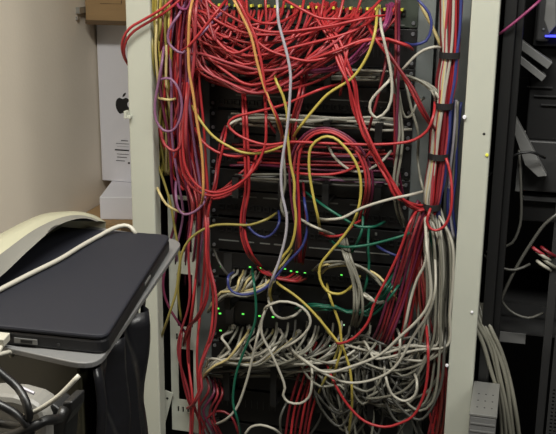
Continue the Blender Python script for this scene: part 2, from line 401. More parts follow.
# --- traced cables in the top zone
LT = 'red patch cable'
def one(col, pts, label, Y=.01, **k): return cable(col, pts, label, None, Y=Y, **k)
one('red', [(243, 1, .08), (251, 18, .0), (262, 23), (277, 23), (295, 14, .04), (300, 6, .09)], 'red patch cable in a shallow U hanging right below the panel jacks', -.02)
one('red', [(240, -4, .05), (246, 21), (253, 36), (265, 48), (285, 56), (308, 61), (325, 58), (340, 50, .02), (352, 40, .05)], 'red patch cable sweeping under the fan beside the orange cable', -.035)
one('red', [(278, -4, .0), (303, 10), (320, 18), (340, 19), (360, 18, .04), (372, 12, .09)], 'red patch cable crossing slantwise over the panel jacks', -.02)
for i, (xp, dx) in enumerate(((312, 0), (318, 0), (326, 0), (333, -2))):
    pts = [(xp, 6, .09), (317+dx+i*3, 18, .02), (328+i*3.4, 40, -.02), (339+i*3, 66, -.03), (347+i*2.4, 84, -.035), (354+i*2, 109, -.035), (362+i*1.8, 134, -.03), (375+i*1.5, 157, -.03), (388+i*1.3, 182, -.03), (397+i, 197-i, -.025), (406, 203+i-2, -.01), (419, 207.5+i*1.4-2, .01), (432, 205+i, .03)]
    pts = [(a_+U_(-2, 2)*(0 if j_ == 0 else 1), b_+U_(-1, 1), c_+U_(-.012, .012)*(0 if j_ == 0 else 1)) for j_, (a_, b_, c_) in enumerate(pts)]
    cable('red', pts, 'red patch cable of the long diagonal run from panel to lower strap', 'diagonal red cables crossing the rack', plug='red')
one('red', [(358, 8, .09), (354, 28, .02), (347, 52), (344, 75), (340, 95, .05)], 'red patch cable dropping straight through the diagonal red run', -.03)
par('red', [(300, 64, .03), (315, 60), (339, 51), (368, 40.5), (388, 40), (405, 44.5), (411, 49, .03)], 3, 'red patch cable arching across to the right-hand rail screws', 'red cables arching to the right rail', Y=-.03, spread=1.8)
par(['red', 'dred'], [(368, 22, .05), (376.5, 40), (386, 53), (399, 69), (411, 88), (424, 113), (434, 130, .02)], 2, 'red patch cable slanting down into the strapped right bundle', 'red cables slanting into the right bundle', Y=-.035, spread=2.4)
par(['mag'], [(392, 6, .09), (390, 12, .05), (385, 26), (376.5, 36), (363.5, 49), (354, 60), (340, 68), (315, 72), (296, 70, .06)], 3, 'magenta patch cable curving down from the right end of the panel', 'magenta cables from the panel', Y=0, spread=2.6, plug='mag')
one('yel', [(378, 7, .09), (377, 12, .03), (375, 32), (370, 50), (361, 67), (351, 79), (328, 94), (315, 108), (300, 127), (292, 140, .05)], 'yellow patch cable curving diagonally down from the panel right end', -.04, plug='yel')
one('white', [(379, 9, .09), (380, 16, .03), (382, 32), (386, 49), (390, 67), (392, 92), (388, 109), (377, 118), (370.5, 112), (370.5, 102), (377, 93), (388, 82), (393, 70, .03), (396, 60, .06)], 'white patch cable hanging in a teardrop loop', -.045)
par(['dred', 'plum'], [(398, -4), (397.5, 32), (397, 65), (396, 92), (395, 130), (397, 165), (402, 200, .05)], 2, 'dark red patch cable hanging plumb beside the white teardrop loop', 'plumb dark red cables near the right rail', Y=.0, spread=2.2)
one('dred', [(388, 40, .06), (384.6, 68), (378, 96), (372, 118), (366, 140, .05)], 'dark red patch cable passing behind the white teardrop loop', .0)
par('grey', [(391, 60, .06), (394, 81), (398, 105), (401, 135), (398, 160), (396, 184), (398, 210), (405, 228, .05)], 2, 'grey patch cable hanging beside the right rail', 'grey cables hanging near the right rail', Y=.0, spread=3)
one('grey', [(396, 72, .06), (399, 94), (405, 117), (411, 116), (416, 105), (424, 98, .05)], 'grey patch cable in a small hook beside the right rail', .02)
one('grey', [(403, 75, .06), (406, 84), (411, 107), (418, 132), (418, 160, .06), (422, 185), (429, 204, .03)], 'grey patch cable sloping down over the right rail', .02)
one('blue', [(414, -6, .05), (420, 2), (429, 13), (431.5, 28), (426, 41), (416, 44.5), (405, 43, .09)], 'blue patch cable looping over the top of the right rail', .02, plug=None)
one('white', [(398, 74, .07), (405, 67), (413, 58), (424, 50), (434, 47), (442, 48.5, .03)], 'white patch cable arching into the topmost strap', -.01)
one('cream', [(418, -2, .06), (424, 11), (431, 24), (441, 46, .04)], 'cream cable slanting down beside the blue loop', .05, r=.0036)
par(['white', 'grey'], [(382, 80, .06), (400, 76), (412, 78), (424, 83), (436, 93, .02), (441, 106, .03)], 7, 'pale patch cable bending from the upper manager into the right bundle', 'pale cables bending into the right bundle', Y=.03, spread=1.2, dY=.02)
# managers' horizontal runs
def hrun(cols, n, y0, x0, x1, label, group, sp=1.7):
    for i in range(n):
        c = cols[i % len(cols)]; y = y0+i*sp; pts = []
        x = x0+U_(-8, 8)
        while x < x1:
            pts.append((x, y+(x-300)*.035+U_(-1.6, 1.6), U_(.045, .08))); x += U_(24, 40)
        if len(pts) > 2: cable(c, pts, label, group)
hrun(['grey', 'white', 'grey', 'dgrey'], 7, 68, 228, 405, 'pale patch cable lying in the upper ring manager', 'pale cables in the upper manager')
hrun(['white', 'grey', 'dgrey'], 7, 116, 238, 412, 'pale patch cable lying level in the manager at the arch crown', 'pale cables in the middle manager')
hrun(['grey', 'dgrey', 'lilac'], 5, 176, 240, 406, 'pale patch cable lying level in the manager under the arch', 'pale cables in the lower manager')
hrun(['dred', 'red', 'plum'], 6, 148, 230, 400, 'red patch cable lying level behind the arch', 'level red cables behind the arch', 4.0)
hrun(['dred', 'red'], 4, 66, 212, 330, 'dark red patch cable lying behind the sagging red fan', 'dark red cables behind the fan', 6)
# --- left bundle
for i in range(13):
    x = 152+i*1.3+U_(-1, 1)
    cable(['yel', 'olive', 'yel', 'cream'][i % 4], [(x+2, -10, U_(-.01, .04)), (x+U_(-1, 2), 25, U_(-.015, .04)), (x+U_(-1, 3), 50, U_(-.01, .04)), (x+U_(0, 5), 85, U_(.0, .05)), (x+U_(0, 10), 125, U_(.02, .06)), (x+U_(2, 14), 175, .06)],
          'yellow patch cable running down beside the left post', 'yellow cables beside the left post')
for i in range(24):
    x = 163+i*1.75
    xe = 190+i*.8
    cable(['red', 'dred', 'crim', 'red', 'dred'][i % 5], [(x+U_(-3, 6), -10, U_(.0, .07)), (x+U_(-5, 5), 30, U_(-.01, .07)), (x+U_(-6, 3), 75, U_(.0, .07)), (x-3+U_(-5, 4), 125, U_(.01, .07)), (x*.6+xe*.4+U_(-4, 3), 165, U_(.01, .07)), (xe+U_(-3, 3), 205, U_(.0, .06))] + ([(xe-3, 225, .09), (xe-6, 240, .15)] if i % 6 != 2 else [(xe+U_(-4, 4), 250, U_(0, .05)), (xe-4+U_(-4, 4), 300, U_(.0, .05)), (xe-10+U_(-5, 5), 350, U_(.0, .05)), (xe-6+U_(-6, 8), 400, U_(.0, .05)), (xe+U_(-8, 8), 445, U_(.02, .06))]) if i % 3 else
          [(x+U_(-3, 6), -10, U_(.0, .07)), (x+U_(-5, 5), 40, U_(.0, .07)), (x+U_(-6, 3), 90, U_(.0, .07)), (x-2+U_(-5, 4), 130, U_(.02, .07)), (xe-6+U_(-3, 3), 180, U_(.02, .07)), (xe+6, 198, .04), (xe+24, 194+U_(-4, 4), .04), (xe+55, 170+U_(-16, 16), .06)],
          'red patch cable of the loose left bundle '+('turning off to the right' if i % 3 == 0 else 'turning in behind the bracket plate' if i % 6 != 2 else 'running down to the rack bottom'), 'red cables of the loose left bundle')
for i in range(5):
    x = 166+i*7
    cable(['plum', 'lilac', 'plum', 'plum', 'lilac'][i], [(x+8, -8, .02), (x+U_(-3, 3), 40, .01), (x-3+U_(-3, 3), 90, .0), (x+U_(-3, 3), 140, .02), (x+6, 185, .03), (x+10, 215, .05), (x+U_(2, 8), 252, .05), (x+5, 268, .075), (x+5, 285, .10)], 'purple patch cable threading down the left bundle', 'purple cables of the left bundle')
one('mag', [(176, -6, .03), (180, 8), (187, 9), (192, -2), (194, -10, .03)], 'magenta patch cable in a tight U at the bundle top', -.02)
one('lilac', [(186, 2, .03), (178, 16), (169, 30), (168.5, 42), (174, 49), (183, 53), (191, 44), (205, 30), (228, 6, .03)], 'purple patch cable in a hanging loop beside the orange cable', -.03)
one('lilac', [(165, 38, .03), (162, 62), (158, 85), (155, 103), (156, 120), (163, 130), (172, 131), (179, 122), (182, 105), (179, 90), (171, 79), (162, 79), (158, 88, .01), (163, 105, .03), (172, 118, .04)], 'purple patch cable coiled in a big oval ring beside the left post', -.02)
one('cream', [(158, 98, .02), (163, 99), (170, 100), (178, 98, .02)], 'short cream cable crossing the purple oval ring', -.005)
one('crim', [(160, 128, .03), (166, 146), (174, 151), (180, 147), (182, 135), (183, 110, .02)], 'pink-red patch cable drooping under the purple oval ring', -.02)
one('orange', [(195, -8, .0), (190, 12), (188.5, 40), (189, 70), (193, 93), (197, 122), (201, 146), (203, 170), (203, 195), (200, 206, .0), (194, 213, .03)], 'pale orange patch cable hanging long and straight over the left bundle', -.05)
one('crim', [(199, -8, .0), (196, 10), (195, 40), (193, 70), (187, 105), (186, 140), (190, 175, .03)], 'thick red cable hanging alongside the pale orange cable', -.04, r=.0034)
one('red', [(228, -2, .02), (218, 10), (204, 28), (190, 45), (180, 52, .02), (172, 62, .04)], 'red patch cable slanting across the top of the left bundle', -.055)
one('red', [(186, -6, .0), (168, 10, -.012), (147, 23, -.014), (134, 31, -.016), (126.5, 40, -.014), (124, 49, -.006), (125, 58, .012), (129, 66, .045)], 'red patch cable wrapped around the left post, lower of two')
one('red', [(180, -8, .0), (163, 8, -.02), (145, 19, -.022), (130, 28, -.024), (123.5, 38, -.02), (122, 48, -.008), (124, 57, .012), (128, 64, .045)], 'red patch cable wrapped around the left post, upper of two')
one('yel', [(192, 106, .02), (200, 120), (209, 132), (218, 140), (232, 148), (241, 152), (254, 153.5), (267, 152), (283, 146), (296, 139, .05)], 'bright yellow patch cable swooping right from the left bundle', -.01)
one('red', [(264, 90, .05), (266, 120), (265, 145), (255, 168), (237, 185), (216, 192.5), (199, 187), (186, 168), (183, 135), (186, 100), (188, 70, .03)], 'red patch cable in a deep U from left bundle across the dark panels', -.03)
one('red', [(258, 150, .05), (250, 172), (236, 188), (214, 196), (197, 191), (184, 175), (180, 140), (182, 100, .03)], 'red patch cable in a deep U nested beneath another', -.015)
one('red', [(195, 128, .02), (203, 142), (215, 151), (235, 156.5), (262, 150), (290, 143), (310, 141, .05)], 'red patch cable sagging under the bright yellow swoop', -.005)
one('red', [(340, 84, .05), (320, 89.5), (302, 97), (283, 105), (251, 113), (234, 117.5), (228, 124), (235, 133), (264, 144.5), (292, 142), (330, 143.5), (373, 144.5), (400, 143), (414, 140), (427, 131), (433, 117), (435, 100, .03)], 'red patch cable doubling back in a flat loop then crossing to the right bundle', -.03)
par(['white', 'grey'], [(231, 131, .05), (230, 125), (240, 119), (262, 118.5), (300, 121), (330, 119, .06)], 4, 'pale patch cable turning inside the flat red loop', 'pale cables inside the flat red loop', Y=.01, spread=1.2)
for c, dx in (('orange', 0), ('red', 4)):
    one(c, [(229+dx, -8, .0), (235+dx, 2), (243+dx, 18), (251+dx, 36), (258+dx, 66), (266, 92), (276+dx*.3, 117), (282, 135, .0), (288-dx*2, 146, .04)], 'orange patch cable slanting down from the panel through the red fan' if c == 'orange' else 'red patch cable running hard against the slanting orange cable', -.06)
one('yel', [(274, 72, .05), (277, 83), (283, 96), (287, 113), (287.5, 135), (289, 150), (290.5, 164), (294.5, 183), (294, 198), (296, 220), (291, 246), (281, 259), (274, 275), (270, 290), (272, 303, .04)], 'yellow patch cable winding down the middle of the rack', -.04)
one('lav', [(277, -8, .0), (277.5, 8), (278.5, 22), (283, 39), (287, 54), (290.5, 74), (290, 95), (288, 120), (286, 136), (283, 155), (281, 175), (282.5, 197), (286.5, 214), (286, 233), (280, 258), (272, 280), (268, 296, .05)], 'pale lilac patch cable hanging down the whole middle of the rack', -.065)
one('grey', [(283, 136, .05), (284, 160), (285, 185), (281, 205), (284, 215), (289, 212, .06)], 'grey patch cable bent behind the lilac one', -.01)
par(['red', 'dred'], [(244, 86, .06), (245, 115), (247, 150), (246, 190), (243.5, 215), (243.5, 236), (249, 253), (259, 265, .07)], 3, 'dark red patch cable dropping past the dashed strips to the green-lit switch', 'dark red cables dropping to the green-lit switch', Y=.0, spread=1.6, dY=.006)
par(['red', 'dred', 'crim'], [(306, 70, .06), (301, 96), (294, 118), (291, 140, .02), (289, 162, .06)], 3, 'red patch cable slanting behind the lilac one', 'red cables slanting behind the lilac one', Y=.0, spread=2.6)
one('dred', [(268, 90, .05), (266, 110), (272, 128), (284, 140, .05)], 'short dark red cable tucked beside the orange slant', .02)
par(['dred', 'red'], [(226, 126, .05), (222, 140), (217, 165), (214, 188), (208, 206), (206, 228), (207, 262), (206, 298), (198, 318), (190, 326, .02), (184, 345, .05)], 2, 'red patch cable curving over the perforated bracket plate', 'red cables curving onto the bracket plate', Y=.0, spread=2)
par(['red', 'crim'], [(206, 196, .03), (208, 225), (209, 262), (214, 288), (215, 306), (212, 335), (205, 352), (199, 372), (201, 388), (194, 402), (188, 408, .05)], 2, 'red patch cable snaking down the right edge of the bracket plate', 'red cables snaking along the bracket plate', Y=-.01, spread=2)
one('dred', [(182, 330, .04), (180, 355), (184, 385), (190, 405), (196, 412, .05)], 'dark red cable looping over the bracket plate slot', .02)
par(['dred', 'plum', 'crim'], [(212, 376, .05), (216, 392), (207, 412), (214, 430), (222, 445, .06)], 4, 'dark red cable tangled at the foot of the bracket plate', 'dark red cables at the bracket foot', Y=.02, spread=5)
one('dred', [(202, 440, .03), (206, 420), (218, 411), (230, 415), (238, 432), (240, 445, .05)], 'dark red cable in a small arch at the bracket foot', .02)
one('olive', [(277, 213, .07), (265, 220), (250, 225), (232, 224.5), (216, 225), (202, 230), (189, 240), (182, 253), (179, 270), (176, 292), (169, 315), (162, 335, .02), (156, 352, .06)], 'olive yellow patch cable crossing from a black panel to the left post', -.01)
one('cream', [(155.5, 183, .04), (160, 194), (166, 204), (175, 210), (185, 213, .04)], 'cream cable end curving out behind the left post', .0)
one('lilac', [(176, 180, .04), (176, 196), (178, 208), (184, 214.5), (195, 211.5), (203, 204), (206, 192, .03)], 'lilac patch cable in a small U below the red bundle', -.02)
one('olive', [(155, 128, .05), (156, 142), (157, 162), (163, 179), (170, 202), (175, 230), (180, 262), (178, 290), (181, 320, .05)], 'olive yellow patch cable trailing behind the left post', .03)
one('plum', [(168, 255, .05), (163, 285), (168, 305), (178, 322), (188, 336, .05)], 'plum cable crossing the bracket plate top', .03)
# --- arch in the middle
one('yel', [(320, 232, .06), (318, 218), (312, 190), (309, 167), (311, 147), (322, 137.5), (333, 137.5), (347.5, 150), (358, 168), (361, 190), (356, 216), (343, 237), (330, 252), (320, 266), (320, 279), (327, 291), (338, 294), (352, 286, .03), (360, 276, .06)], 'yellow patch cable arched over the ring manager then looped below', -.035)
for i in range(3):
    k = i*3.4
    one(['red', 'crim', 'plum'][i], [(301-k*.4, 262, .06), (300-k*.4, 235), (299-k, 205), (298-k*1.2, 170), (302-k, 147), (315-k*.6, 134-k*.5), (331+k*.3, 132.5-k*.5), (352+k, 146), (364+k, 168), (366+k, 187), (362+k, 210, .03), (358+k, 224, .07)],
        ['red patch cable arched just above the yellow arch', 'pinkish red patch cable arched between red and plum arches', 'plum patch cable outermost over the yellow arch'][i], -.02+.01*i)
one('red', [(288, 170, .06), (300, 173.5), (315, 174.5), (334, 174), (351, 169), (367, 156), (372, 146, .04)], 'red patch cable sagging across the inside of the yellow arch', -.005)
one('white', [(328, 146, .05), (336, 159), (349, 169.5), (360, 172), (370, 169), (381, 162), (391, 151, .05)], 'white patch cable sagging across the arch beside the diagonal reds', .0)
one('white', [(318, 218.5, .06), (330, 219.5), (342, 218), (362, 208), (391, 199), (410, 195), (423, 191.5, .02)], 'white patch cable rising across the diagonal reds to the lower strap', -.05, r=.0031)
par(['white', 'grey'], [(298, 217, .05), (308, 223), (318, 229), (332, 234.5, .05)], 3, 'short pale cable end at the crossing of red and blue cables', 'short pale cable ends mid-rack', Y=-.02, spread=2)
one('green', [(305, 192, .06), (327, 208), (347.5, 221), (358, 226.5), (371, 227), (385, 222, .06)], 'green patch cable slanting across the foot of the yellow arch', -.03)
one('green', [(330, 241, .06), (345, 247), (365, 245.5), (381, 242), (405, 235), (414, 229, .05)], 'green patch cable curving up to the right across the dashed strip', -.015)
one('green', [(369, 226, .05), (368, 245), (369, 265), (366, 285), (360, 300, .06)], 'green patch cable dropping plumb past the dashed strip', .01)
one('green', [(363, 206, .06), (362, 230), (357, 243), (352, 252, .06)], 'short green cable beside the yellow arch foot', .02)
one('red', [(320, 233, .05), (332, 236.5), (344, 234.5), (352, 226), (362, 220, .05)], 'red patch cable in a shallow dip at the arch foot', -.01)
one('blue', [(303, 192, .06), (305, 205), (307.5, 224), (303, 245), (288, 262), (279, 273), (269, 285), (261, 290.5), (248, 294.5), (236, 293.5), (229, 288), (228, 279), (234, 272, .09)], 'blue patch cable ending in a deep scoop before the grey switch cables', -.015)
one('blue', [(243, 221, .08), (248, 226), (254, 233), (265, 237.5), (274, 232.5), (279, 223), (278.5, 211, .08)], 'blue patch cable in a short U over the dashed strip', .03)
one('blue', [(377, 246, .08), (385, 251), (400, 257), (410, 258, .08)], 'blue patch cable lying on the dashed strip at right', .05)
par(['plum', 'dred'], [(300, 180, .05), (300.5, 200), (302, 226), (299, 262, .07)], 2, 'plum patch cable hanging beside the blue one', 'plum cables hanging beside the blue one', Y=.0, spread=8)
# --- right strapped bundle
def cl(y):
    pts = [(-12, 451), (0, 451), (55, 449.5), (105, 444), (156, 438.5), (206, 432), (260, 430)]
    for (a, xa), (b, xb) in zip(pts, pts[1:]):
        if y <= b: return xa+(xb-xa)*(y-a)/(b-a)
    return pts[-1][1]
RADX = {0: 10.5, 30: 10, 55: 9, 80: 9, 105: 8, 130: 8.5, 156: 8.5, 180: 8.5, 206: 7.5}
cols = ['red']*16+['white']*5+['blue']*2+['dred']*5+['green', 'cream', 'crim', 'crim']
rnd.shuffle(cols)
for i, c in enumerate(cols):
    rr = math.sqrt((i+.5)/len(cols)); th = i*2.39996
    if c in ('white', 'cream'): th = math.pi*1.33+U_(-.75, .75); rr = .92
    if c == 'blue': th = -.3; rr = .95
    pts = []
    for y in (-12, 0, 30, 55, 80, 105, 130, 156, 180, 206):
        rx = RADX.get(y, 10.5)*(1 if y in (55, 105, 156, 206) else U_(1.0, 1.18)); a = th+.3*math.sin(y*.02+i)
        pts.append((cl(y)+rx*rr*math.cos(a), y, .02+.015*rr*math.sin(a)))
    if c in ('red', 'dred', 'crim') and i % 4 > 1: pts += [(428+U_(-5, 3), 214, .05), (424+U_(-6, 3), 222, .10), (420, 226, .16)]
    elif c in ('red', 'dred', 'crim') and i % 2: pts += [(426+U_(-4, 4), 225, .02), (418+U_(-5, 6), 255, .03), (U_(405, 420), 290, .04), (U_(388, 412), 330, .05), (U_(376, 404), 362, .06)]
    elif c in ('red', 'dred', 'crim'): pts += [(430+U_(-4, 4), 225, .03), (426+U_(-6, 6), 260, .05), (424+U_(-5, 6), 300, .06), (U_(420, 432), 345, .06), (U_(424, 440), 390, .05), (U_(426, 445), 445, .05)]
    else: pts += [(434+U_(-4, 9), 240, .03), (436+U_(-4, 10), 290, .04), (440+U_(-8, 8), 330, .05)]
    nm = {'red': 'red', 'dred': 'red', 'crim': 'red', 'white': 'white', 'cream': 'white', 'blue': 'blue', 'green': 'green'}[c]
    cable(c, pts, nm+' patch cable inside the strapped right-hand bundle', nm+' cables in the strapped right bundle')
for k, (y, hw) in enumerate(((55, 10.6), (105.5, 9.6), (156, 10.2), (206, 9.2))):
    c = P(cl(y), y, .02); rx = (P(cl(y)+hw, y, .02)-P(cl(y), y, .02)).length; n = 28; mb = MB(); v = []
    for i in range(n):
        a = 2*math.pi*i/n
        for (s, dz) in ((1, -.006), (1, .006), (.9, .006), (.9, -.006)):
            v.append(c+Vector((rx*s*math.cos(a), .021*s*math.sin(a), dz)))
    f = [(4*i+j, 4*((i+1) % n)+j, 4*((i+1) % n)+(j+1) % 4, 4*i+(j+1) % 4) for i in range(n) for j in range(4)]
    o = mesh('cable_strap', v, f, M['velcro'])
    tag(o, ['topmost black strap on the red right-hand bundle', 'second black strap down on the red right-hand bundle', 'third black strap down on the red right-hand bundle', 'lowest black strap on the bundle, where cables fan out'][k], 'strap', 'black straps on the right bundle')
one('red', [(432, 204, .02), (429, 213), (427, 221), (430, 228), (436, 230.5), (444, 226.5), (450, 214), (452, 195), (450, 172, .0), (446, 158, .005)], 'red patch cable hanging in a U just under the lowest strap', -.012)
par(['blue', 'lav', 'grey'], [(457, 100, .04), (455, 140), (452, 175), (450, 206), (454, 240, .05)], 4, 'blue-grey patch cable running loose beside the strapped bundle', 'blue-grey cables beside the strapped bundle', Y=.04, spread=2.2)
# --- plum cables right middle
par(['plum', 'dred', 'crim', 'plum', 'dred'], [(425, 204, .02), (416, 228), (406, 268), (396, 300), (386, 330), (376, 352, .06)], 6, 'dark magenta patch cable slanting down left from the lowest strap', 'dark magenta cables under the lowest strap', spread=3, Y=.01)
one('red', [(420, 206, .02), (410, 222), (400, 250), (386, 280), (374, 304), (368, 322), (354, 338), (341, 343.5), (334, 338, .05)], 'red patch cable sweeping left to meet the yellow cables', -.025)
# --- pale vertical cables right lower, then loops along the bottom
GW = 'pale cables hanging right of the lower switches'
for i in range(26):
    x0 = 424+U_(0, 16); x1 = 424+i*1.2+U_(-2, 2)
    yb = U_(345, 420); xb = U_(360, 425); xe = U_(320, 400); ye = U_(335, 372)
    y = U_(.0, .06)
    cable(['grey', 'white', 'grey', 'dgrey'][i % 4], [(x0, 206, .03), (x1-2, 240, y), (x1, 275, y), (x1-2+U_(-2, 2), 315, y), (x1-8*U_(.2, 1), 345, y), (x1*.55+xb*.45, yb-8, y), (xb, yb, y), (xe*.6+xb*.4, yb-10, y+.01), (xe, ye, .07)],
          'pale patch cable falling from the lowest strap to a %s bottom loop' % ('high' if yb < 370 else 'middling' if yb < 396 else 'low'), GW)
one('white', [(428, 230, .03), (427, 252), (424, 266), (418, 277), (411, 298), (405, 326), (401, 345, .06)], 'white patch cable slanting clear of the pale right-hand hang', -.03)
one('white', [(425, 214, .02), (427, 250), (430, 275), (431, 296), (425, 311), (415, 323), (399, 337.5), (381, 354), (353, 366), (324, 372), (304, 360), (290, 347, .04), (280, 330, .08)], 'white patch cable in the widest sweep across the bottom loops', -.055, r=.0032)
one('white', [(434, 240, .03), (435, 290), (428, 314), (414, 335), (394, 368), (372, 380), (347, 382.5), (327, 375), (305, 362), (290, 352, .05)], 'white patch cable in a wide sweep nested under the widest one', -.04)
one('white', [(384, 360, .06), (386, 378), (391, 393), (399, 399.5), (406, 401), (415, 395), (417, 384), (412, 368, .05)], 'white patch cable in a narrow hanging U amid the bottom loops', -.04)
one('white', [(397, 329, .07), (400, 340), (399, 357), (393, 370, .03), (388, 385, .06)], 'short white cable end poking out above the bottom loops', -.02)
one('red', [(426, 318, .04), (428, 350), (428, 368), (424, 394), (413, 416), (398, 424), (385, 427), (365, 421.5), (347, 404), (334, 382), (326, 362, .06)], 'red patch cable in a deep U under the pale bottom loops', -.03)
par(['rust', 'dred'], [(420, 240, .06), (422, 270), (424, 300), (427, 326), (436, 347), (443, 368), (445, 399), (438, 445, .05)], 4, 'rust red cable descending beside the right post', 'rust red cables beside the right post', spread=2.5, Y=.03)
par('rust', [(416, 232, .06), (418, 262), (420, 290), (424, 330), (427, 360), (424, 395, .06)], 5, 'rust red cable behind the pale right-hand hang', 'rust red cables behind the pale hang', spread=2.6, Y=.055)
par(['dred', 'red'], [(322, 344, .06), (316, 358), (308, 385), (300, 415), (296, 445, .05)], 6, 'red cable hanging below the yellow crossing to the rack bottom', 'red cables hanging at the bottom middle', spread=4, Y=.045)
GB = 'grey loops at the rack bottom'
for i in range(38):
    xa = U_(290, 400); xb = xa+U_(24, 70); xb = min(xb, 446); ya = U_(335, 372); yb2 = U_(330, 385); sag = U_(372, 432); y = U_(.0, .075)
    xm = xa*.5+xb*.5+U_(-8, 8)
    cable(['grey', 'dgrey', 'dgrey', 'grey', 'dgrey'][i % 5], [(xa, ya, .085), (xa+2, ya+10, y+.01), (xa*.75+xm*.25, ya+(sag-ya)*.66, y), (xm, sag, y), (xb*.75+xm*.25, yb2+(sag-yb2)*.66, y), (xb-1, yb2+8, y), (xb+2, yb2-8, .07)],
          'grey patch cable hanging in a %s %s loop at the rack bottom' % ('narrow' if xb-xa < 45 else 'wide', 'shallow' if sag < 398 else 'deep'), GB)
for i in range(16):
    xa = U_(306, 420); y = U_(.03, .08)
    cable(['dgrey', 'grey'][i % 2], [(xa, 355+U_(-15, 10), .08), (xa+U_(-6, 6), 385, y), (xa+U_(-14, 14), 412, y), (xa+U_(-22, 22), 445, y)], 'grey patch cable trailing out of the bottom loops', 'grey cables trailing at the bottom')
# --- switch cables
for i in range(13):
    xp = 236+i*3.6+U_(-2.5, 2.5); y = U_(-.01, .05)
    cable(['grey', 'white', 'cream', 'grey'][i % 4], [(xp, 270+i*.3, .095), (xp-1, 274+i*.2, .07), (xp-5-i*.2+U_(-3, 3), 281+i*.5+U_(-3, 3), y), (230+i*1.6+U_(-4, 4), 288+i*.55+U_(-3, 4), y), (220+i*.6, 295+U_(-4, 4), y), (214+U_(-1, 3), 302+U_(-2, 3), y+.01), (208, 312, .06)],
          'pale patch cable bunched left from the upper green-lit switch', 'pale cables of the upper green-lit switch', plug='white')
for i in range(16):
    xp = 229+i*4.6+U_(-3, 3); y = U_(-.02, .05)
    cable(['grey', 'white', 'grey', 'grey', 'cream'][i % 5], [(xp, 326+i*.4, .095), (xp-1.5, 331+i*.3, .07), (xp-9-i*.3+U_(-5, 5), 342+i*.3+U_(-4, 4), y), (224+i*2.2+U_(-5, 5), 352+i*.7+U_(-4, 5), y), (214+i*.6, 362+U_(-3, 3), y), (207+U_(-1, 3), 369+U_(-2, 4), y+.01), (202, 380, .06)],
          'pale patch cable draped left from the lower green-lit switch', 'pale cables of the lower green-lit switch', plug='white')
for i in range(15):
    xp = 262+i*7.5+U_(-3, 3); y = U_(-.01, .05); yb = U_(352, 374)
    cable(['grey', 'white', 'grey', 'dgrey'][i % 4], [(xp+14, 322+U_(-4, 14), .09), (xp+12, 336, .05), (xp+3, 350, y), (xp-16, yb, y), (xp-40, yb+U_(-2, 5), y), (max(212, xp-70), yb+U_(-6, 8), y+.01), (max(204, xp-88), yb+U_(0, 10), .06)],
          'pale patch cable lying crosswise under the lower green-lit switch', 'pale cables crosswise under the lower switch')
hrun(['dgrey', 'grey', 'dgrey'], 9, 360, 214, 330, 'grey patch cable lying level in the tall bottom manager', 'grey cables in the tall bottom manager', 2.4)
for i in range(7):
    xa = 238+i*9
    cable(['grey', 'white'][i % 2], [(xa, 340, .09), (xa+8, 352, .03), (xa+30, 362+U_(-3, 3), .0), (xa+55, 358+U_(-4, 4), .01), (xa+76, 344+U_(-4, 4), .04), (xa+84, 334, .085)], 'pale patch cable scooping right under the lower green-lit switch', 'pale cables scooping right')
one('white', [(277, 300, .06), (266, 309), (261.5, 322), (262, 335), (270, 351), (278, 368), (285, 388), (283, 395), (288, 402), (300, 403.5), (309, 397), (312, 380), (310, 350, .04), (308, 340, .08)], 'white patch cable with a kinked tail below the lower switch', -.035)
one('white', [(264, 316, .06), (268, 306), (280, 301.5), (296, 304), (307, 312), (310.5, 321), (308, 329), (300, 338), (288, 346), (278, 350, .03), (262, 351, .07)], 'white patch cable in a broad ring before the lower green-lit switch', -.05)
one('white', [(268, 296, .06), (270, 305), (274, 314), (282, 318.5), (292, 316.5), (302, 309, .06)], 'white patch cable in a small scoop inside the broad ring', -.02)
one('white', [(261, 320, .07), (258, 334), (253, 355), (246, 383), (236, 409), (227, 418.5), (210, 426, .05)], 'white patch cable falling straight then curling left at the bottom', -.02)
one('white', [(243, 445, .04), (246, 433), (251, 427), (261, 425), (273, 428.5), (284, 438, .04)], 'white cable humped up from the rack bottom', -.01)
one('dgrey', [(287, 402, .05), (281, 415), (280, 425), (284, 445, .06)], 'thin grey cable below the kinked white tail', .03)
one('green', [(252, 268, .09), (254, 284), (256, 305), (255, 322), (248, 341), (241, 359), (236, 374), (233, 403), (237, 418), (242, 445, .06)], 'green patch cable dropping from the upper green-lit switch to the rack bottom', -.02)
par('grey', [(343, 238, .06), (347, 256), (353, 271), (358, 288), (358, 309), (354, 326, .07)], 4, 'grey patch cable descending through the green bunch', 'grey cables through the green bunch', Y=-.02, spread=2.4, dY=.006)
par(['grey', 'cream', 'grey'], [(318, 272, .08), (328, 265), (345, 263), (360, 267), (374, 276), (386, 288), (394, 300, .06)], 5, 'grey patch cable arched beside the yellow loop', 'grey cables arched beside the yellow loop', Y=.01, spread=2.2)
par(['white', 'grey'], [(360, 290, .05), (368, 298), (376, 303), (392, 296, .05)], 3, 'short pale cable end at the green bunch', 'short pale ends at the green bunch', Y=-.02, spread=2)
par(['green'], [(300, 310, .08), (320, 307), (337, 308), (350, 312.5), (366, 312), (378, 303), (390, 288), (398, 276, .06)], 5, 'green patch cable in the low bunch curving up right', 'green cables in the low bunch', Y=.0, spread=2.4, dY=.014)
one('yel', [(276, 280, .08), (281, 286), (293, 294), (308, 307), (324, 325), (337, 341), (341, 346), (337, 364), (330, 390, .06)], 'yellow patch cable slanting down through the black ring', -.01)
one('yel', [(327, 284, .07), (329, 294), (333, 306), (340, 326), (341.5, 342), (350, 370), (352, 400), (347, 445, .06)], 'yellow patch cable falling from the looped yellow one', -.005)
one('olive', [(310, 309, .08), (318, 316), (329, 333), (338, 344), (334, 360), (322, 385), (314, 405, .06)], 'olive patch cable twisted with the falling yellow ones', .01)
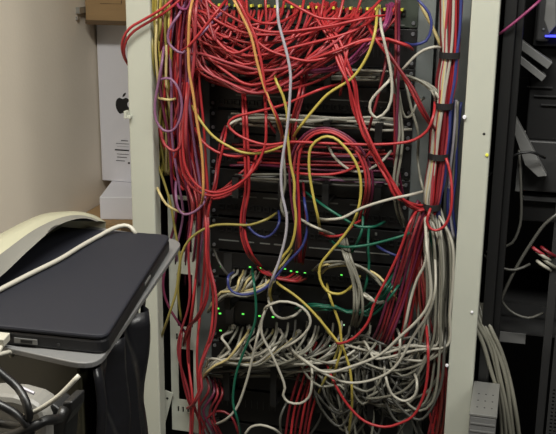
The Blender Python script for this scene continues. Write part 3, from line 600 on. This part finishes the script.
par(['cream', 'olive'], [(272, 276, .08), (276, 270), (281, 262), (290, 250, .05)], 2, 'short cream cable at the upper green-lit switch', 'short cream cables at the upper switch', Y=.02, spread=3)
par(['red', 'rust', 'crim'], [(264, 270, .09), (268, 274, .05), (280, 278, .03), (292, 280, .03), (300, 276, .08)], 5, 'short red cable hooked across the upper green-lit switch jacks', 'short red cables at the upper switch', spread=3, Y=.03)
one('dgrey', [(214, 250, .08), (219, 262), (227, 274), (234, 272, .09)], 'thin grey cable at the left end of the upper switch', .05)

# ------------------------------------------------------------------ boxes against the wall
def logo_pts():
    body = [(0, .30), (.08, .33), (.2, .38), (.34, .34), (.43, .22), (.33, .12), (.29, -.02), (.34, -.16), (.45, -.24), (.38, -.42), (.27, -.56), (.17, -.60), (.05, -.55), (-.05, -.55), (-.17, -.60), (-.28, -.54), (-.40, -.36), (-.46, -.12), (-.44, .12), (-.34, .30), (-.2, .37), (-.08, .33)]
    leaf = [(.0, .42), (.02, .54), (.10, .65), (.22, .70), (.20, .58), (.12, .47)]
    return body, leaf
BXY = .60
b1 = P(98, 100, BXY); zt = zat(23, BXY, 110); zb = zat(180, BXY, 98)
box = tag(empty('product_box', (b1.x+.085, BXY+.25, zb)), 'tall white carton with a black fruit logo, standing beside the wall', 'box')
MB().box(WX+.004, WX+.175, BXY, BXY+.5, zb, zt).build('carton', 'white', box, bevel=.002)
lc = P(122.8, 104, BXY); sc = .046
body, leaf = logo_pts()
for nm, poly in (('logo', body), ('logo_leaf', leaf)):
    q = spline([Vector((x, 0, z)) for x, z in poly+[poly[0]]], .04)[:-1]
    MB().prism([(lc.x+v.x*sc, BXY-.0006, lc.z+v.z*sc) for v in q][::-1], (0, .0007, 0)).build(nm, 'print', box)
def prt(px0, px1, py0, py1, m, nm='print_line', Y=BXY, par_=None):
    a = P(px0, py0, Y); c = P(px1, py1, Y); MB().box(a.x, c.x, Y-.0006, Y+.0001, c.z, a.z).build(nm, m, par_ or box)
for k, (y0, y1, xa, xb, mm) in enumerate(((140, 141.4, 121, 128, 'printg'), (143, 144.4, 116, 129, 'printg'), (146, 147, 117, 129, 'printg'), (149, 151.2, 115, 129, 'print'), (153.5, 155, 117, 129, 'printg'), (156.5, 158, 117, 127, 'printg'), (160, 161.4, 116, 125, 'printg'), (162, 164, 128, 130, 'print'))):
    prt(xa, xb, y0, y1, mm)
# lower white box, turned a little
ztop = zb-.0005
q0 = PZ(99.5, 197, ztop); q1 = PZ(114, 178, ztop)
dv = (q1-q0).normalized(); rv = Vector((dv.y, -dv.x, 0))
if rv.x < 0: rv = -rv
lb = tag(empty('small_box', (q0.x, q0.y, ztop-.085)), 'flat white carton under the tall white carton', 'box')
c0 = q0; c1 = q0+dv*.42; wd = .17
MB().prism([c0, c0+rv*wd, c1+rv*wd, c1], (0, 0, -.062)).build('carton', 'white', lb, bevel=.0015)
for k in range(3):
    a = q0+dv*(.10+k*.018)+rv*.085; MB().prism([a, a+rv*.04, a+rv*.04+dv*.008, a+dv*.008], (0, 0, .0006)).build('print_line', 'printg', lb)
zc = ztop-.0625
cb = tag(empty('cardboard_box', (-.49, .6, zc-.42)), 'brown cardboard box under the flat white carton', 'box')
MB().box(WX+.006, -.315, q0.y-.03, q0.y+.6, zc-.42, zc).build('carton', 'card', cb, bevel=.003)
MB().box(-.51, -.46, q0.y-.0312, q0.y-.0298, zc-.1, zc).build('tape', 'cardp', cb)
cb2 = tag(empty('cardboard_box', (-.49, .6, 0)), 'brown cardboard box on the floor bearing the stack of cartons', 'box')
MB().box(WX+.006, -.315, q0.y-.04, q0.y+.6, 0, zc-.421).build('carton', 'card', cb2, bevel=.003)
# brown box on top
BBY = .52
zl = zt+.0006
tb = tag(empty('cardboard_box', (-.5, BBY+.2, zl)), 'brown cardboard box lying on top of the tall white carton', 'box')
MB().box(WX+.012, -.325, BBY, BBY+.5, zl, zl+.26).build('carton', 'card', tb, bevel=.003)
MB().box(WX+.012, -.325, BBY-.0012, BBY+.0001, zl+.002, zl+.012).build('bottom_fold', 'cardp', tb)
for y0, y1, xa, xb in ((-2, -1, 90, 120), (3.2, 4.2, 100, 122), (0, 3.4, 121, 122)):
    prt(xa, xb, y0, y1, 'cardp', 'print_line', BBY, tb)
c = PX(75, 12, WX); MB().box(WX, WX+.011, BBY-.03, BBY+.02, c.z-.004, c.z+.012).build('corner_clip', 'silver', tb)
MB().box(WX, WX+.006, BBY-.034, BBY-.02, c.z-.02, c.z-.012).build('corner_clip', 'silver', tb)

# ------------------------------------------------------------------ tray, laptop, beige hood
ZTR = 1.15
def rpoly(pts, rad, n=6):
    out = []
    for i, p in enumerate(pts):
        a, b = pts[i-1], pts[(i+1) % len(pts)]; u = (a-p).normalized(); v = (b-p).normalized()
        p0 = p+u*rad; p1 = p+v*rad
        for k in range(n+1):
            t = k/n; out.append(p0*((1-t)**2)+p*(2*t*(1-t))+p1*(t*t))
    return out
tN = PZ(96, 367, ZTR); tF = PZ(184, 240, ZTR); tL = PZ(0, 346, ZTR)
ed = (tF-tN).normalized(); nd = (tL-tN).normalized()
tray_pts = [tN, tF, tF+nd*.25, tN+nd*.25]
stand = tag(empty('equipment_stand', ((tN+tF)/2+nd*.2-Vector((0, 0, ZTR)))), 'dark stand with a silver rounded tray top beside the left post', 'stand')
MB().prism(rpoly(tray_pts, .035)[::-1], (0, 0, -.007)).build('tray', 'tray', stand, bevel=.0012)
i0 = PZ(80, 366, ZTR-.008); i1 = PZ(139, 297, ZTR-.008)
cz = Vector((0, 0, -.0002))
cab = [i0+cz, i1+cz, i1+nd*.10+cz, i0+nd*.19+cz]
MB().prism(cab[::-1], (0, 0, -(ZTR-.008)+.03)).build('cabinet', 'cab', stand, bevel=.004)
# wrinkled dark film hanging down the side of the cabinet
sdir = (i1-i0).normalized(); out = Vector((sdir.y, -sdir.x, 0)); L = (i1-i0).length
if out.dot(nd) > 0: out = -out
nu, nv = 40, 30; v = []; f = []
for i in range(nu+1):
    for j in range(nv+1):
        u = i/nu; t = j/nv
        fold = .010+.007*math.sin(u*17+t*5)+.005*math.sin(u*31-t*9+1)+.003*math.sin(t*21+u*8)
        v.append(i0+sdir*(L*u)+out*fold+cz*15+Vector((0, 0, -t*.62)))
for i in range(nu):
    for j in range(nv): a = i*(nv+1)+j; f.append((a, a+nv+1, a+nv+2, a+1))
mesh('hanging_film', v, f, M['film'], stand, True).modifiers.new('thick', 'SOLIDIFY').thickness = .0006
# laptop
lA = PZ(107, 355, ZTR+.0005); lB = PZ(171, 249, ZTR+.0005)
le = (lB-lA).normalized(); ln = Vector((-le.y, le.x, 0))
if ln.dot(nd) < 0: ln = -ln
ln = (ln*.6+nd*.4); ln.z = 0; ln.normalize()
LW = .225; LT_ = .0225
lp = [lA, lB, lB+ln*LW, lA+ln*LW]
lap = tag(empty('laptop', (lA+lB)/2+ln*LW/2), 'closed laptop in a charcoal shell lying on the silver tray', 'laptop')
low = rpoly(lp, .016)
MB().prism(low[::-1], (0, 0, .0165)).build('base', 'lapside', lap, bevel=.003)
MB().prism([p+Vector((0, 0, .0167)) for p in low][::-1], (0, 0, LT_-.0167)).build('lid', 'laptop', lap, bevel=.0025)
# ports on the near edge and the latch glint on the right edge
def edge_box(p, d, n_, w, h, dep, z, nm, m): 
    a = p+Vector((0, 0, z)); MB().prism([a, a+d*w, a+d*w+Vector((0, 0, h)), a+Vector((0, 0, h))], n_*dep).build(nm, m, lap)
nn = -le
edge_box(lA+ln*.082+nn*.0002, ln, nn, .028, .006, .0012, .004, 'port', 'mgrey'); edge_box(lA+ln*.088+nn*.0014, ln, nn, .014, .0035, .0005, .0052, 'port_slot', 'black')
edge_box(lA+ln*.055+nn*.0002, ln, nn, .003, .003, .001, .005, 'led', 'dgrey')
on = -ln
edge_box(lA+le*.20+on*.0002, le, on, .035, .003, .001, .0095, 'catch', 'silver')
# white cable over the laptop
zc2 = ZTR+LT_+.0045
pp_ = [PZ(-30, 305, zc2), PZ(0, 289.5, zc2), PZ(30, 274, zc2), PZ(60, 259, zc2), PZ(82, 245.5, zc2), PZ(100, 235.5, zc2), PZ(113, 228.5, zc2+.004), PZ(124, 225.5, zc2+.006), PZ(131, 227.5, zc2+.003), PZ(135, 233, zc2-.004), PZ(136, 236, zc2-.03)]
cable('white', pp_, 'thick white cable lying diagonally over the charcoal laptop', r=.0034, name='power_cable')
# beige arched hood (behind and left of the laptop)
def hcurve(pts, x, k=14):        # smooth curve through the traced edge, k samples per span so that the edges correspond
    p = [PX(px, py, x) for px, py in pts]; q = [p[0]*2-p[1]]+p+[p[-1]*2-p[-2]]; out = []
    for i in range(1, len(q)-2):
        a, b, c, d = q[i-1:i+3]
        for j in range(k):
            t = j/k; out.append((b*2+(c-a)*t+(a*2-b*5+c*4-d)*t*t+(b*3-a-c*3+d)*t**3)*.5)
    return out+[p[-1]]
lip = hcurve(((-90, 330), (-40, 284), (0, 254.5), (33, 230.5), (58, 218.5), (76, 215), (90, 217), (100, 221)), -.125)
top = hcurve(((-90, 306), (-40, 259), (0, 234), (38, 215.5), (62, 211.5), (80, 211.5), (95, 215.5), (106, 222)), -.165)
inn = hcurve(((-90, 352), (-40, 307), (0, 277), (30, 249), (56, 227), (74, 219.5), (87, 218.5), (97, 221.5)), -.108)
n = len(lip)-1
back = [Vector((-.164, p.y, p.z-.003)) for p in inn]
out1 = [Vector((-.172, p.y, p.z-.06)) for p in top]; out2 = [Vector((-.180, p.y, p.z-.20)) for p in top]
hood = tag(empty('office_machine', (-.46, -.75, 0)), 'beige machine with an arched plastic hood reaching over the charcoal laptop', 'machine')
def strip(rws, nm, m):
    v = [p for r_ in rws for p in r_]; k = n+1
    f = [(i*k+j, i*k+j+1, (i+1)*k+j+1, (i+1)*k+j) for i in range(len(rws)-1) for j in range(n)]
    return mesh(nm, v, f, M[m], hood, True)
strip([lip, [p.lerp(q, .04) for p, q in zip(lip, top)], [p.lerp(q, .5) for p, q in zip(lip, top)], top, [p.lerp(q, .05) for p, q in zip(top, out1)], out1, out2], 'arched_cover', 'beige')
strip([inn, [p.lerp(q, .5) for p, q in zip(inn, lip)], lip], 'inner_lining', 'beigein').data.polygons.foreach_set('use_smooth', [False]*(2*n)); strip([back, inn], 'slot_roof', 'black')  # slot roof coloured black to stand in for the shade inside the hood
y0h = min(p.y for p in top); y1h = max(p.y for p in top)
MB().box(-.40, -.182, y0h+.05, y1h-.05, .0, ZTR-.2).build('body', 'beige', hood, bevel=.01)
# white plug and lead at the laptop's near edge
wp = lA+ln*.118+Vector((0, 0, .007))+nn*.002
lead = [wp+nn*.018, wp+nn*.032+Vector((0, 0, -.004)), PZ(9, 352, ZTR-.002), PZ(9, 372, ZTR-.05), PZ(3, 392, ZTR-.07), PZ(-8, 410, ZTR-.09)]
wc = cable('white', lead, 'white plugged lead hanging off the near edge of the laptop', r=.0026, name='charging_cable')
mb = MB(); a = wp-ln*.004; mb.prism([a, a+ln*.022, a+ln*.022+Vector((0, 0, .009)), a+Vector((0, 0, .009))], nn*.02); mb.build('plug', 'c_white', wc, bevel=.001)

# things in front of the stand: a grey rounded case, black leads, a white lead
fz = tN+nd*.02
gY = i0.y-.10
g0 = P(-10, 425, gY); 
case = tag(empty('grey_case', (g0.x, gY, 0)), 'rounded grey plastic case below the silver tray', 'case')
prof = [P(x, y, gY) for x, y in ((-60, 480), (-60, 398), (-10, 395), (12, 397), (30, 402), (41, 409), (46, 420), (47, 446), (46, 480))]
MB().prism(prof[::-1], (0, .035, 0)).build('body', 'gobj', case, smooth=False, bevel=.006)
MB().box(g0.x-.05, g0.x+.03, gY+.005, gY+.03, .0, P(0, 479, gY).z).build('pedestal', 'blackm', case)
a = P(8, 387, gY); c = P(34, 397, gY)
MB().tube([P(10, 384, gY-.004), P(22, 388, gY-.004), P(34, 393.5, gY-.004)], .0018).build('handle', 'c_lav', case)
bY = gY-.03
BL = 'thick black power lead looped over the grey case'
cable('black', [P(-15, 360, bY), P(4, 376, bY), P(18, 388, bY), P(26, 402, bY-.01), P(29, 418, bY-.01), P(22, 425, bY), P(5, 424, bY+.005), P(-15, 421, bY)], 'thick black lead looping over the rounded grey case', r=.0042, name='power_cable')
cable('black', [P(-15, 398, bY-.012), P(4, 407, bY-.012), P(16, 414, bY-.01), P(26, 424, bY-.012), P(33, 440, bY)], 'black lead with a moulded plug crossing the rounded grey case', r=.0042, name='power_cable')
cable('black', [P(-15, 440, bY-.012), P(8, 436, bY-.012), P(30, 428, bY-.01), P(46, 420, bY), P(60, 418, bY+.03), P(64, 408, bY+.04)], 'black lead bunched beneath the other black leads', r=.005, name='power_cable')
cable('white', [P(24, 416, bY-.004), P(36, 411, bY-.006), P(48, 404, bY-.006), P(60, 395, bY-.004), P(70, 385, bY), P(79, 375.5, bY+.004)], 'white lead with a bare end rising from the grey case', r=.0024, name='charging_cable')
sh = tag(empty('power_brick', (P(60, 430, bY+.05).x, bY+.05, 0)), 'black power adapter hanging below the white bare lead', 'adapter')
MB().prism([P(x, y, bY+.045) for x, y in ((44, 470), (44, 412), (52, 404), (60, 410), (63, 402), (72, 402), (72, 412), (66, 424), (62, 470))][::-1], (0, .03, 0)).build('body', 'black', sh, bevel=.002)
MB().box(P(50, 440, bY+.05).x, P(56, 440, bY+.05).x, bY+.05, bY+.06, 0, P(50, 468, bY+.05).z).build('pedestal', 'black', sh)

# ------------------------------------------------------------------ second rack on the right
r2 = tag(empty('server_rack', (.75, .45, 0)), 'black open server rack standing to the right of the beige rack', 'rack')
xa = .4485
MB().box(xa, xa+.022, .03, .075, .02, ZT).build('front_post', 'blackm', r2, bevel=.002)
MB().box(xa+.022, xa+.036, .045, .075, .02, ZT).build('front_post_flange', 'blackm', r2, bevel=.002)
MB().box(xa, xa+.004, .08, .8, .05, ZT).build('side_panel', 'black', r2)
MB().box(xa, 1.05, .8, .805, .05, ZT).build('rear_panel', 'black', r2)
MB().box(1.046, 1.05, .05, .8, .05, ZT).build('side_panel', 'black', r2)
MB().box(.985, 1.05, .03, .075, .02, ZT).build('front_post', 'blackm', r2, bevel=.002)
MB().box(xa, 1.05, .03, .8, ZT, ZT+.03).build('roof', 'blackm', r2); MB().box(xa, 1.05, .03, .8, 0, .05).build('plinth', 'blackm', r2)
SX0 = .505; SX1 = .975
def server(label, yt, yb, Y, m='black', x0=SX0):
    z0 = P(540, yb, Y).z; z1 = P(540, yt, Y).z
    t = tag(empty('server', ((x0+SX1)/2, Y+.25, z0)), label, 'server')
    MB().box(x0, SX1, Y, Y+.5, z0, z1).build('chassis', m, t, bevel=.003)
    return t, z0, z1
t, z0, z1 = server('black server with a blue light bar at the top of the right rack', -40, 46, .13, 'black')
MB().box(SX0+.004, SX0+.03, .118, .13, z0+.01, z1-.01).build('bezel_ear', 'dgrey', t, bevel=.004)
c = P(548, 14, .12); MB().prism([P(547, -10, .117), P(556, -10, .117), P(556, 26, .117), P(549, 34, .117), P(544, 20, .117)][::-1], (0, .012, 0)).build('bezel_wing', 'mgrey', t, bevel=.002)
a = P(545, 36, .115); b = P(570, 38, .115); MB().box(a.x, b.x, .112, .13, a.z-.0016, a.z+.0016).build('light_bar', 'ledb', t)
c = P(543.5, 29, .116); MB().cyl(c, .002, (0, -.002, 0)).build('screw', 'screw', t)
t, z0, z1 = server('black server below the blue-lit one with slanted grey slide arms', 47, 140, .16, 'black')
for (q0_, q1_, wd) in (((517, 42), (550, 66), 7), ((518, 58), (544, 79), 6)):
    A = P(*q0_, .12); B = P(*q1_, .12); d_ = (B-A).normalized(); nrm = Vector((-d_.z, 0, d_.x)).normalized(); h = wd*.0011
    MB().prism([A-nrm*h, B-nrm*h, B+nrm*h, A+nrm*h], (0, .04, 0)).build('slide_arm', 'mgrey', t, bevel=.001)
for px, py in ((516, 55), (516, 72), (515, 88)):
    MB().cyl(P(px, py, .155), .004, (0, -.012, 0), 10).build('knob', 'mgrey', t, bevel=.001)
for k in range(4):
    A = P(520+k*7, 78+k*9, .158); MB().box(A.x, A.x+.05, .154, .16, A.z, A.z+.002).build('bezel_line', 'dgrey', t)
t, z0, z1 = server('dark grey server with a slanted front flap in the right rack', 141, 192, .15, 'dgrey')
MB().prism([P(509, 118, .11), P(516, 118, .11), P(547, 176, .11), P(538, 177, .11), P(525, 165, .11)][::-1], (0, .035, 0)).build('flap', 'mgrey', t, bevel=.001)
MB().box(SX0-.012, SX0, .14, .152, z0, z1+.02).build('ear', 'mgrey', t, bevel=.001)
t, z0, z1 = server('black server with a dull grey lip above the loose plugs', 194, 222, .17, 'blackm')
MB().box(SX0, SX1, .155, .17, z1-.012, z1-.004).build('lip', 'dgrey', t)
sh2 = tag(empty('rack_shelf', (.75, .4, 0)), 'grey rack shelf above the fat grey cables', 'shelf')
zA = P(530, 334, .14).z; 
MB().box(SX0-.05, SX1, .14, .6, zA-.003, zA).build('deck', 'dgrey', sh2); MB().box(SX0-.02, SX0+.035, .137, .14, zA-.024, zA).build('front_lip', 'mgrey', sh2, bevel=.001)
zB = P(530, 303, .2).z; MB().box(SX0-.04, SX1, .2, .203, zB-.006, zB).build('rear_lip', 'dgrey', sh2)
MB().box(P(538, 400, .1).x, P(546, 400, .1).x, .1, .12, .05, 1.2).build('inner_post', M['cardp'] if False else 'dgrey', r2)
# perforated door edge far right
px0 = P(549, 400, .06).x; holes = []
for k in range(16):
    z = P(553, 434, .06).z-.03+k*.0085; 
    for j in range(5): holes.append((px0+.006+j*.0085, px0+.011+j*.0085, z, z+.005))
plate(px0, px0+.07, .05, P(553, 335, .06).z, holes, .06, .063).build('perforated_panel', 'dgrey', r2)
# cables in the second rack
one('dgrey', [(566, 205, .12), (556, 215), (545, 224), (530, 245), (515, 270), (503, 295), (495, 316), (489, 340, .1)], 'stiff grey cable arcing through the black rack', .09, r=.0035)
one('dgrey', [(519, 150, .11), (521, 190), (520, 225), (512, 243), (500, 248), (486, 252, .09)], 'dark grey cable curving to the post of the black rack', .1)
one('dgrey', [(484, 255, .09), (497, 266), (515, 270), (530, 264, .1)], 'dark grey cable running to the loose plugs', .085)
one('dgrey', [(494, 270, .1), (497, 290), (509, 310), (528, 318), (543, 313, .12)], 'dark grey cable sagging above the rack shelf', .1)
one('black', [(484, 180, .02), (498, 168), (512, 156), (530, 152), (545, 158, .1)], 'black cable curling over the dark grey server', .08)
one('black', [(500, 150, .09), (505, 175), (498, 205), (494, 240, .09)], 'black cable hanging beside the black rack post', .08)
one('mag', [(494, 38, .06), (505, 30), (520, 18), (535, 5), (550, -10, .08)], 'magenta cable slanting up in front of the black rack', .02, r=.0028)
for k, (x, y, c) in enumerate(((536, 250, 'crim'), (540, 254, 'white'), (545, 250, 'dred'), (541, 264, 'white'), (547, 262, 'grey'))):
    one(c, [(x-4, y-3, .1), (x, y, .09), (x+6, y+4, .09), (x+14, y+8, .12)], ['red loose cable end in the black rack', 'white loose cable end amid the red ones in the black rack', 'dark red loose cable end in the black rack', 'white loose cable end below the red ones in the black rack', 'grey loose cable end in the black rack'][k], .09, r=.0036)
par(['grey'], [(474, 300, .06), (482, 325), (492, 345), (500, 372), (507, 405), (512, 450, .05)], 5, 'fat grey cable dropping past the silver box', 'fat grey cables beside the silver box', spread=4.2, Y=.03, dY=.004, r=.0044)
sb = tag(empty('silver_box', (.47, -.02, 0)), 'silver metal box with ridged edge behind the right post', 'box')
fl, fr = P(470, 413, -.13), P(497, 412, -.13); zs_ = fl.z
MB().box(fl.x, fr.x, -.13, .018, 0, zs_-.006).build('case', 'tray', sb, bevel=.002)
MB().box(fl.x-.001, fr.x+.001, -.131, .019, zs_-.005, zs_).build('lid', 'silver', sb, bevel=.001)
for k in range(6):
    MB().box(fl.x+.002, fr.x-.002, -.1315, -.1295, zs_-.022-k*.016, zs_-.019-k*.016).build('ridge', 'mgrey', sb)
for k in range(9):
    x = fl.x+.012+(k % 3)*.014; y = -.10+(k//3)*.03; MB().cyl((x, y, zs_-.0005), .0018, (0, 0, .0009), 8).build('lid_hole', 'dgrey', sb)
flush_cables()
